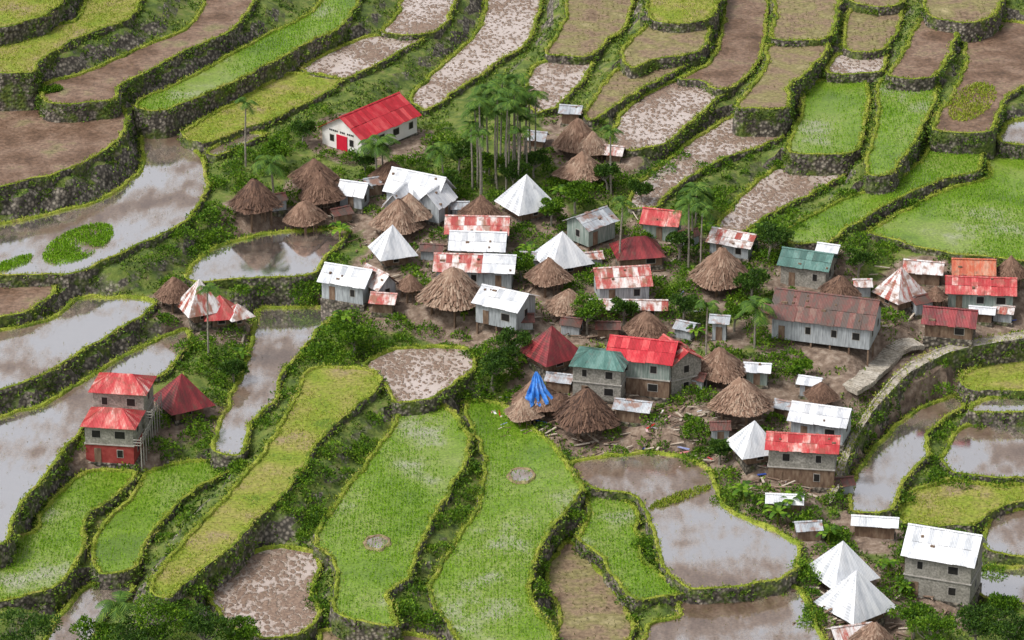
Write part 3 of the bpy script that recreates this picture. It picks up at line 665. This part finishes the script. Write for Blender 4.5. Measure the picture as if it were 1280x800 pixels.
for i in range(n1-1):
    for j in range(n2-1): Fc.append((i*n2+j, i*n2+j+1, (i+1)*n2+j+1, (i+1)*n2+j))
o = obj("blue_tarp", V, Fc, m_tarp); o.location = th.location
# ------------------------------------------------------------------ lumber, laundry
def planks(px, py, n, sp, name, mat=m_wood):
    V = []; Fc = []; x0, y0, z0 = ground(px, py)
    for i in range(n):
        x = x0+random.uniform(-sp, sp); y = y0+random.uniform(-sp, sp)*1.3; zz = gz(x, y)+random.uniform(.05, .5)
        a = random.uniform(-.8, .8)+random.choice([0, 1.2]); L = random.uniform(.6, 2.2); w2 = random.uniform(.05, .16); tl = random.uniform(-.3, .3)
        d = np.array([math.cos(a), math.sin(a), tl])*L/2; s = np.array([-math.sin(a), math.cos(a), 0])*w2; u = np.array([0, 0, .04]); c = np.array([x, y, zz])
        k = len(V); V += [c-d-s-u, c+d-s-u, c+d+s-u, c-d+s-u, c-d-s+u, c+d-s+u, c+d+s+u, c-d+s+u]; Fc += [tuple(k+i_ for i_ in q) for q in BF]
    obj(name, V, Fc, mat)
m_lum = simple("pale_lumber", [(.13, .085, .06), (.28, .2, .15), (.5, .43, .35)], 2, .85, island=.6)
for px, py, n, sp in [(860, 545, 80, 5), (975, 600, 60, 4), (650, 525, 70, 4), (760, 530, 60, 4), (300, 400, 40, 3), (1040, 760, 60, 4), (930, 520, 40, 4), (1190, 745, 25, 3), (520, 330, 40, 4), (560, 300, 30, 3), (740, 400, 40, 4), (880, 520, 40, 4), (1150, 400, 30, 5), (1080, 345, 20, 4), (680, 380, 30, 4), (410, 275, 20, 3), (820, 300, 25, 4), (960, 640, 25, 3), (690, 520, 40, 4), (1110, 760, 30, 4), (640, 350, 25, 3), (850, 320, 20, 4), (470, 300, 20, 3)]:
    planks(px, py, n, sp, "lumber_pile", m_lum)
planks(645, 520, 26, 3, "laundry", m_cloth); planks(845, 545, 18, 4, "laundry", m_cloth); planks(865, 390, 12, 4, "laundry", m_cloth); planks(960, 590, 12, 3, "laundry", m_cloth); planks(1225, 375, 10, 4, "laundry", m_cloth)
# paved path beside the hall (a draped strip of slabs)
V = []; Fc = []
pts = [(1062, 496), (1078, 484), (1092, 470), (1104, 456), (1116, 445), (1132, 438), (1150, 434)]
cl = []
for i in range(len(pts)-1):
    for t in np.linspace(0, 1, 9)[:-1]: cl.append(ground(pts[i][0]*(1-t)+pts[i+1][0]*t, pts[i][1]*(1-t)+pts[i+1][1]*t))
for i in range(len(cl)-1):
    a = np.array(cl[i]); b = np.array(cl[i+1]); d = b-a; s = unit(np.array([-d[1], d[0], 0.]))*1.3; g = d*.03
    zt = max(gz(*(a+s)[:2]), gz(*(a-s)[:2]), gz(*(b+s)[:2]), gz(*(b-s)[:2]), a[2])+.07
    q = [a-s+g, b-s-g, b+s-g, a+s+g]; k = len(V)
    V += [(v[0], v[1], zt-.6) for v in q]+[(v[0], v[1], zt) for v in q]; Fc += [tuple(k+i_ for i_ in qq) for qq in BF]
obj("stone_path", V, Fc, m_path)
# ------------------------------------------------------------------ ground mesh
sx = np.array(sites)
nV = GX.size; V = np.stack([GX, GY, GZ], -1).reshape(-1, 3)
dmin = np.full(nV, 99.)
for x, y, r in sites:
    dmin = np.minimum(dmin, np.hypot(V[:, 0]-x, V[:, 1]-y)-r)
yards = [(1050, 462, 7.5), (1110, 425, 5), (830, 540, 6), (600, 345, 5)]
for px, py, r in yards:
    x, y, z = ground(px, py); dmin = np.minimum(dmin, np.hypot(V[:, 0]-x, (V[:, 1]-y)*.55)-r)
dirt = np.clip(1-(dmin-.5)/3.5, 0, 1)
r_, c_ = GX.shape
idx = np.arange(nV).reshape(r_, c_)
quads = np.stack([idx[:-1, :-1], idx[:-1, 1:], idx[1:, 1:], idx[1:, :-1]], -1).reshape(-1, 4)
m_ground, n_, b_ = newmat("hillside_ground")
at = N(n_, "ShaderNodeAttribute", attribute_name="dirt")
gcol = ramp(n_, noise(n_, .6, 8), [(.035, .06, .012), (.08, .125, .018), (.14, .18, .03), (.22, .2, .08)], .3, .7)
ge = N(n_, "ShaderNodeNewGeometry"); sp_ = N(n_, "ShaderNodeSeparateXYZ"); n_.links.new(ge.outputs["True Normal"], sp_.inputs[0])
st_, vo_ = stonecol(n_)
steep = ramp(n_, math_(n_, 'ADD', sp_.outputs[2], math_(n_, 'MULTIPLY', math_(n_, 'SUBTRACT', noise(n_, .5, 5), .5), .7)), [(1,)*3, (0,)*3], .66, .84)
gcol = mixc(n_, steep, gcol, st_)
dcol = ramp(n_, noise(n_, 1.1, 8), [(.1, .068, .05), (.21, .15, .11), (.36, .29, .23)], .3, .7)
ff = ramp(n_, math_(n_, 'ADD', math_(n_, 'MULTIPLY', at.outputs["Fac"], .75), math_(n_, 'MULTIPLY', noise(n_, .4, 6), .5)), [(0,)*3, (1,)*3], .52, .68)
n_.links.new(mixc(n_, ff, gcol, dcol), b_.inputs["Base Color"]); b_.inputs["Roughness"].default_value = .95; bump(n_, b_, noise(n_, 3, 6), .8, .2)
me = bpy.data.meshes.new("ground"); me.from_pydata(V.tolist(), [], quads.tolist()); me.materials.append(m_ground)
at_ = me.attributes.new("dirt", 'FLOAT', 'POINT'); at_.data.foreach_set("value", dirt.astype(np.float32)); me.update()
link(bpy.data.objects.new("ground", me))
# ------------------------------------------------------------------ vegetation
k = 100000; p = np.c_[rng.uniform(-80, 80, k), rng.uniform(-106, 102, k)]
keep = []
for q in p:
    if isfield(q[0], q[1]): keep.append(False); continue
    d = (np.hypot(sx[:, 0]-q[0], sx[:, 1]-q[1])-sx[:, 2]).min()
    keep.append(d > 0 and (mn.noise(Vector((q[0]*.22, q[1]*.22, 2))) > (-.12 if d > 4 else .05)))
p = p[np.array(keep)]
P = np.c_[p, [gz(a, b) for a, b in p]]
link(bpy.data.objects.new("undergrowth", fastmesh("undergrowth", repleaf(P, z2(P), 5, 0, .8, .6, .18, .5, .5, .12), m_wtuft)))
shr = []
def shrub(px, py, r):
    x, y, z = ground(px, py); shr.append(blob((x, y, z+.2*r), r, int(110*r*r)+60))
for t in [(420, 425, 2.4), (440, 405, 2.2), (462, 420, 2), (400, 445, 2), (445, 440, 2.2), (470, 440, 1.8), (430, 452, 1.6), (385, 452, 1.6), (330, 360, 1.5), (350, 358, 1.6), (375, 360, 1.5), (395, 362, 1.6), (300, 368, 1.4),
          (560, 440, 1.4), (600, 450, 2), (610, 480, 2.2), (630, 470, 2.2), (622, 440, 2.4), (640, 450, 2), (600, 500, 1.8), (575, 495, 1.6), (270, 300, 2), (250, 320, 1.7), (230, 300, 1.8), (210, 320, 1.7), (190, 330, 1.5), (245, 280, 1.6), (280, 270, 1.5),
          (290, 440, 1.6), (270, 450, 1.8), (280, 480, 2), (265, 500, 1.8), (250, 540, 1.6), (290, 420, 1.6), (230, 440, 1.6), (740, 245, 2.2), (715, 250, 2), (760, 225, 2), (780, 240, 2), (700, 235, 1.8), (730, 385, 2.2), (750, 400, 2), (780, 395, 1.8),
          (650, 300, 2), (640, 330, 1.6), (660, 350, 1.8), (850, 370, 2.2), (870, 390, 1.8), (840, 400, 2), (860, 350, 1.8), (950, 310, 2.4), (970, 300, 2.6), (960, 330, 2.2), (940, 350, 2), (980, 285, 2), (935, 375, 2), (945, 400, 1.8), (920, 380, 1.6), (980, 470, 2), (990, 450, 1.8), (975, 430, 1.6),
          (920, 620, 1.8), (950, 635, 1.8), (980, 650, 1.8), (1010, 655, 1.8), (905, 600, 1.6), (1030, 665, 1.5), (1130, 700, 1.8), (1120, 740, 1.8), (1140, 680, 1.6), (1240, 720, 1.6), (1170, 600, 1.6), (1130, 630, 1.6), (1200, 610, 1.8), (1250, 610, 1.5), (1215, 500, 1.6), (1180, 480, 1.4), (1250, 500, 1.4),
          (460, 190, 1.8), (440, 200, 1.6), (340, 195, 2), (310, 200, 1.8), (290, 215, 1.6), (270, 235, 1.6), (370, 170, 1.8), (400, 165, 1.6), (400, 145, 1.8), (350, 180, 1.6), (560, 180, 2), (580, 200, 2), (600, 230, 2), (545, 200, 1.6), (630, 205, 1.8), (640, 180, 1.6), (590, 175, 1.6),
          (1060, 320, 1.8), (1080, 330, 1.6), (1100, 325, 1.5), (1070, 310, 1.6), (1000, 290, 1.4), (160, 590, 1.3), (210, 520, 1.6), (240, 525, 1.6), (195, 560, 1.5), (110, 560, 1.4), (510, 770, 1.8), (540, 780, 1.6), (520, 745, 1.5), (830, 215, 1.8), (850, 200, 1.6), (880, 215, 1.6), (810, 225, 1.8), (900, 245, 1.6), (870, 250, 1.7)]:
    shrub(*t)
cnt = 0
while cnt < 560:
    px, py = random.uniform(200, 1270), random.uniform(160, 790); x, y, z = ground(px, py)
    if isfield(x, y): continue
    if (np.hypot(sx[:, 0]-x, sx[:, 1]-y)-sx[:, 2]).min() < .3: continue
    if 985 < px < 1170 and 410 < py < 500: cnt += 1; continue
    r = random.uniform(.5, 1.6); shr.append(blob((x, y, z+.2*r), r, int(110*r*r)+50)); cnt += 1
link(bpy.data.objects.new("shrubs", fastmesh("shrubs", np.concatenate(shr), m_leaf)))
def limb(V, Fc, a, b, r0, r1, sd=6, seg=4, bend=.1):
    a, b = np.array(a, float), np.array(b, float); d = b-a; s = unit(np.cross(d, [.3, .9, .1])); u = unit(np.cross(d, s)); bd = rng.normal(size=3)*bend*np.linalg.norm(d)
    k0 = len(V)
    for i in range(seg+1):
        t = i/seg; c = a+d*t+bd*math.sin(t*math.pi); r = r0+(r1-r0)*t
        for j in range(sd):
            an = 2*math.pi*j/sd; V.append(c+s*r*math.cos(an)+u*r*math.sin(an))
    for i in range(seg):
        for j in range(sd): Fc.append((k0+i*sd+j, k0+i*sd+(j+1) % sd, k0+(i+1)*sd+(j+1) % sd, k0+(i+1)*sd+j))
def tree(px, py, H, R, mat=m_dleaf, name="broadleaf_tree"):
    x, y, z = ground(px, py, H*.75); e = link(bpy.data.objects.new(name, None)); e.location = (x, y, z)
    V = []; Fc = []; limb(V, Fc, (0, 0, -.8), (0, 0, H*.55), .16+H*.012, .1+H*.006); L = []
    for i in range(9):
        a = i*2.4; rr = R*random.uniform(.3, .8); c = (rr*math.cos(a), rr*math.sin(a), H*random.uniform(.6, .95))
        limb(V, Fc, (0, 0, H*.45), c, .1, .03, 5, 3); L.append(blob(c, R*random.uniform(.32, .5), 260, .8, (.2, .4)))
    obj("trunk", V, Fc, m_bark, e)
    link(bpy.data.objects.new("crown", fastmesh("crown", np.concatenate(L), mat)), e)
for t in [(200, 775, 6, 3.4), (255, 785, 5, 3), (120, 790, 5, 3), (30, 795, 6, 3.6), (300, 790, 4, 2.2), (170, 795, 5, 3), (1165, 785, 5, 2.8), (1220, 780, 5, 2.8), (1265, 790, 5, 2.6), (1140, 770, 4, 2.2), (965, 295, 5, 2.6), (620, 455, 5, 2.4), (640, 430, 5, 2.4), (735, 390, 4.5, 2.2), (1255, 760, 4, 2), (870, 245, 4, 2), (345, 190, 4, 2), (855, 380, 4, 1.9), (60, 110, 3.5, 1.8),
          (940, 350, 4.5, 2.2), (720, 240, 4, 2), (575, 190, 4, 2), (650, 330, 3.5, 1.6), (380, 160, 3.5, 1.8), (850, 300, 4, 1.8), (755, 215, 4, 2), (290, 460, 3.5, 1.7), (440, 420, 3.5, 2), (900, 560, 3, 1.4), (780, 385, 3.5, 1.7), (690, 260, 3.5, 1.6), (1075, 325, 3.5, 1.7), (1000, 460, 3, 1.3), (455, 200, 3.5, 1.6), (610, 200, 4, 2), (640, 215, 4, 1.9), (670, 200, 3.5, 1.7), (800, 235, 3.5, 1.7), (560, 225, 3.5, 1.5), (920, 390, 3.5, 1.6)]:
    tree(*t, mat=m_leaf if random.random() < .5 else m_dleaf)
def palm_meshes(H, nf, fl):
    V = []; Fc = []; limb(V, Fc, (0, 0, -.8), (0, 0, H), .15, .1, 6, 6, .02)
    tm = bpy.data.meshes.new("trunk"); tm.from_pydata([tuple(v) for v in V], [], Fc); tm.materials.append(m_bark)
    Q = []
    for i in range(nf):
        a = i*2.4+random.uniform(-.2, .2); el = random.uniform(.1, 1.2)
        p = np.array([0, 0, H]); d = np.array([math.cos(a)*math.cos(el), math.sin(a)*math.cos(el), math.sin(el)])
        sd_ = np.array([-math.sin(a), math.cos(a), 0]); st = fl/12
        for k in range(12):
            p2 = p+unit(d)*st; wl = fl*.28*math.sin((k+1.5)/14*math.pi)
            for s in (-1, 1):
                tip = (p+p2)/2+sd_*s*wl+unit(d)*wl*.5+np.array([0, 0, -wl*.45])
                Q.append([p, p2, tip+unit(d)*st*.25, tip])
            p = p2; d = d+np.array([0, 0, -.14])
    return tm, fastmesh("fronds", np.array(Q), m_palm)
PH = (11, 9, 13, 5)
PM = [palm_meshes(PH[0], 11, 2.3), palm_meshes(PH[1], 10, 2.1), palm_meshes(PH[2], 11, 2.4), palm_meshes(5, 12, 2.8)]
def palm(px, py, k, name="areca_palm", s=1.):
    H = PH[k]*s; x, y, z = ground(px, py, H); e = link(bpy.data.objects.new(name, None)); e.location = (x, y, z); e.scale = (s,)*3
    e.rotation_euler = (random.uniform(-.04, .04), random.uniform(-.04, .04), random.uniform(0, 6))
    link(bpy.data.objects.new("trunk", PM[k][0]), e); link(bpy.data.objects.new("fronds", PM[k][1]), e)
for px, py, k in [(598, 122, 0), (610, 132, 1), (618, 115, 2), (630, 120, 0), (640, 112, 2), (650, 128, 1), (655, 118, 0), (664, 130, 1), (604, 145, 1), (622, 140, 0), (636, 138, 1), (660, 150, 1), (305, 130, 1), (590, 160, 1), (645, 98, 2), (625, 100, 2), (612, 108, 2), (602, 128, 2), (633, 128, 2), (648, 140, 0), (668, 118, 0), (596, 138, 0), (553, 190, 3), (878, 265, 1), (862, 255, 1), (870, 240, 3), (775, 255, 1), (885, 385, 1), (258, 365, 1), (765, 165, 1), (480, 178, 3), (600, 170, 1), (648, 165, 1)]:
    palm(px, py, k)
for px, py in [(150, 757), (865, 262), (340, 205), (945, 385), (470, 185)]: palm(px, py, 3, "palm_tree", 1.1)
def banana_mesh():
    Q = []
    for i in range(8):
        a = i*2.4; el = random.uniform(.6, 1.2); p = np.array([0, 0, 1.2]); d = np.array([math.cos(a)*math.cos(el), math.sin(a)*math.cos(el), math.sin(el)]); s = np.array([-math.sin(a), math.cos(a), 0])
        w0 = .05
        for k in range(7):
            p2 = p+unit(d)*.26; w1 = .24*math.sin((k+1.2)/8.2*math.pi)+.02
            Q.append([p-s*w0, p+s*w0, p2+s*w1, p2-s*w1]); p = p2; w0 = w1; d = d+np.array([0, 0, -.22])
    V = []; Fc = []; limb(V, Fc, (0, 0, -.5), (0, 0, 1.3), .14, .09, 6, 3, 0)
    tm = bpy.data.meshes.new("stem"); tm.from_pydata([tuple(v) for v in V], [], Fc); tm.materials.append(m_bund)
    return tm, fastmesh("banana_leaves", np.array(Q), m_leaf)
BM = [banana_mesh(), banana_mesh()]
for px, py in [(960, 640), (972, 655), (930, 628), (1035, 680), (595, 395), (580, 400), (425, 300), (950, 300), (975, 310), (640, 400), (870, 425), (660, 325), (885, 300), (745, 235), (1110, 720), (650, 460), (300, 455), (720, 400), (990, 640), (830, 430), (430, 410), (700, 250), (1130, 745)]:
    x, y, z = ground(px, py); e = link(bpy.data.objects.new("banana_plant", None)); e.location = (x, y, z); e.rotation_euler[2] = random.uniform(0, 6); e.scale = (random.uniform(.8, 1.2),)*3
    k = random.randrange(2); link(bpy.data.objects.new("stem", BM[k][0]), e); link(bpy.data.objects.new("banana_leaves", BM[k][1]), e)
print("done")
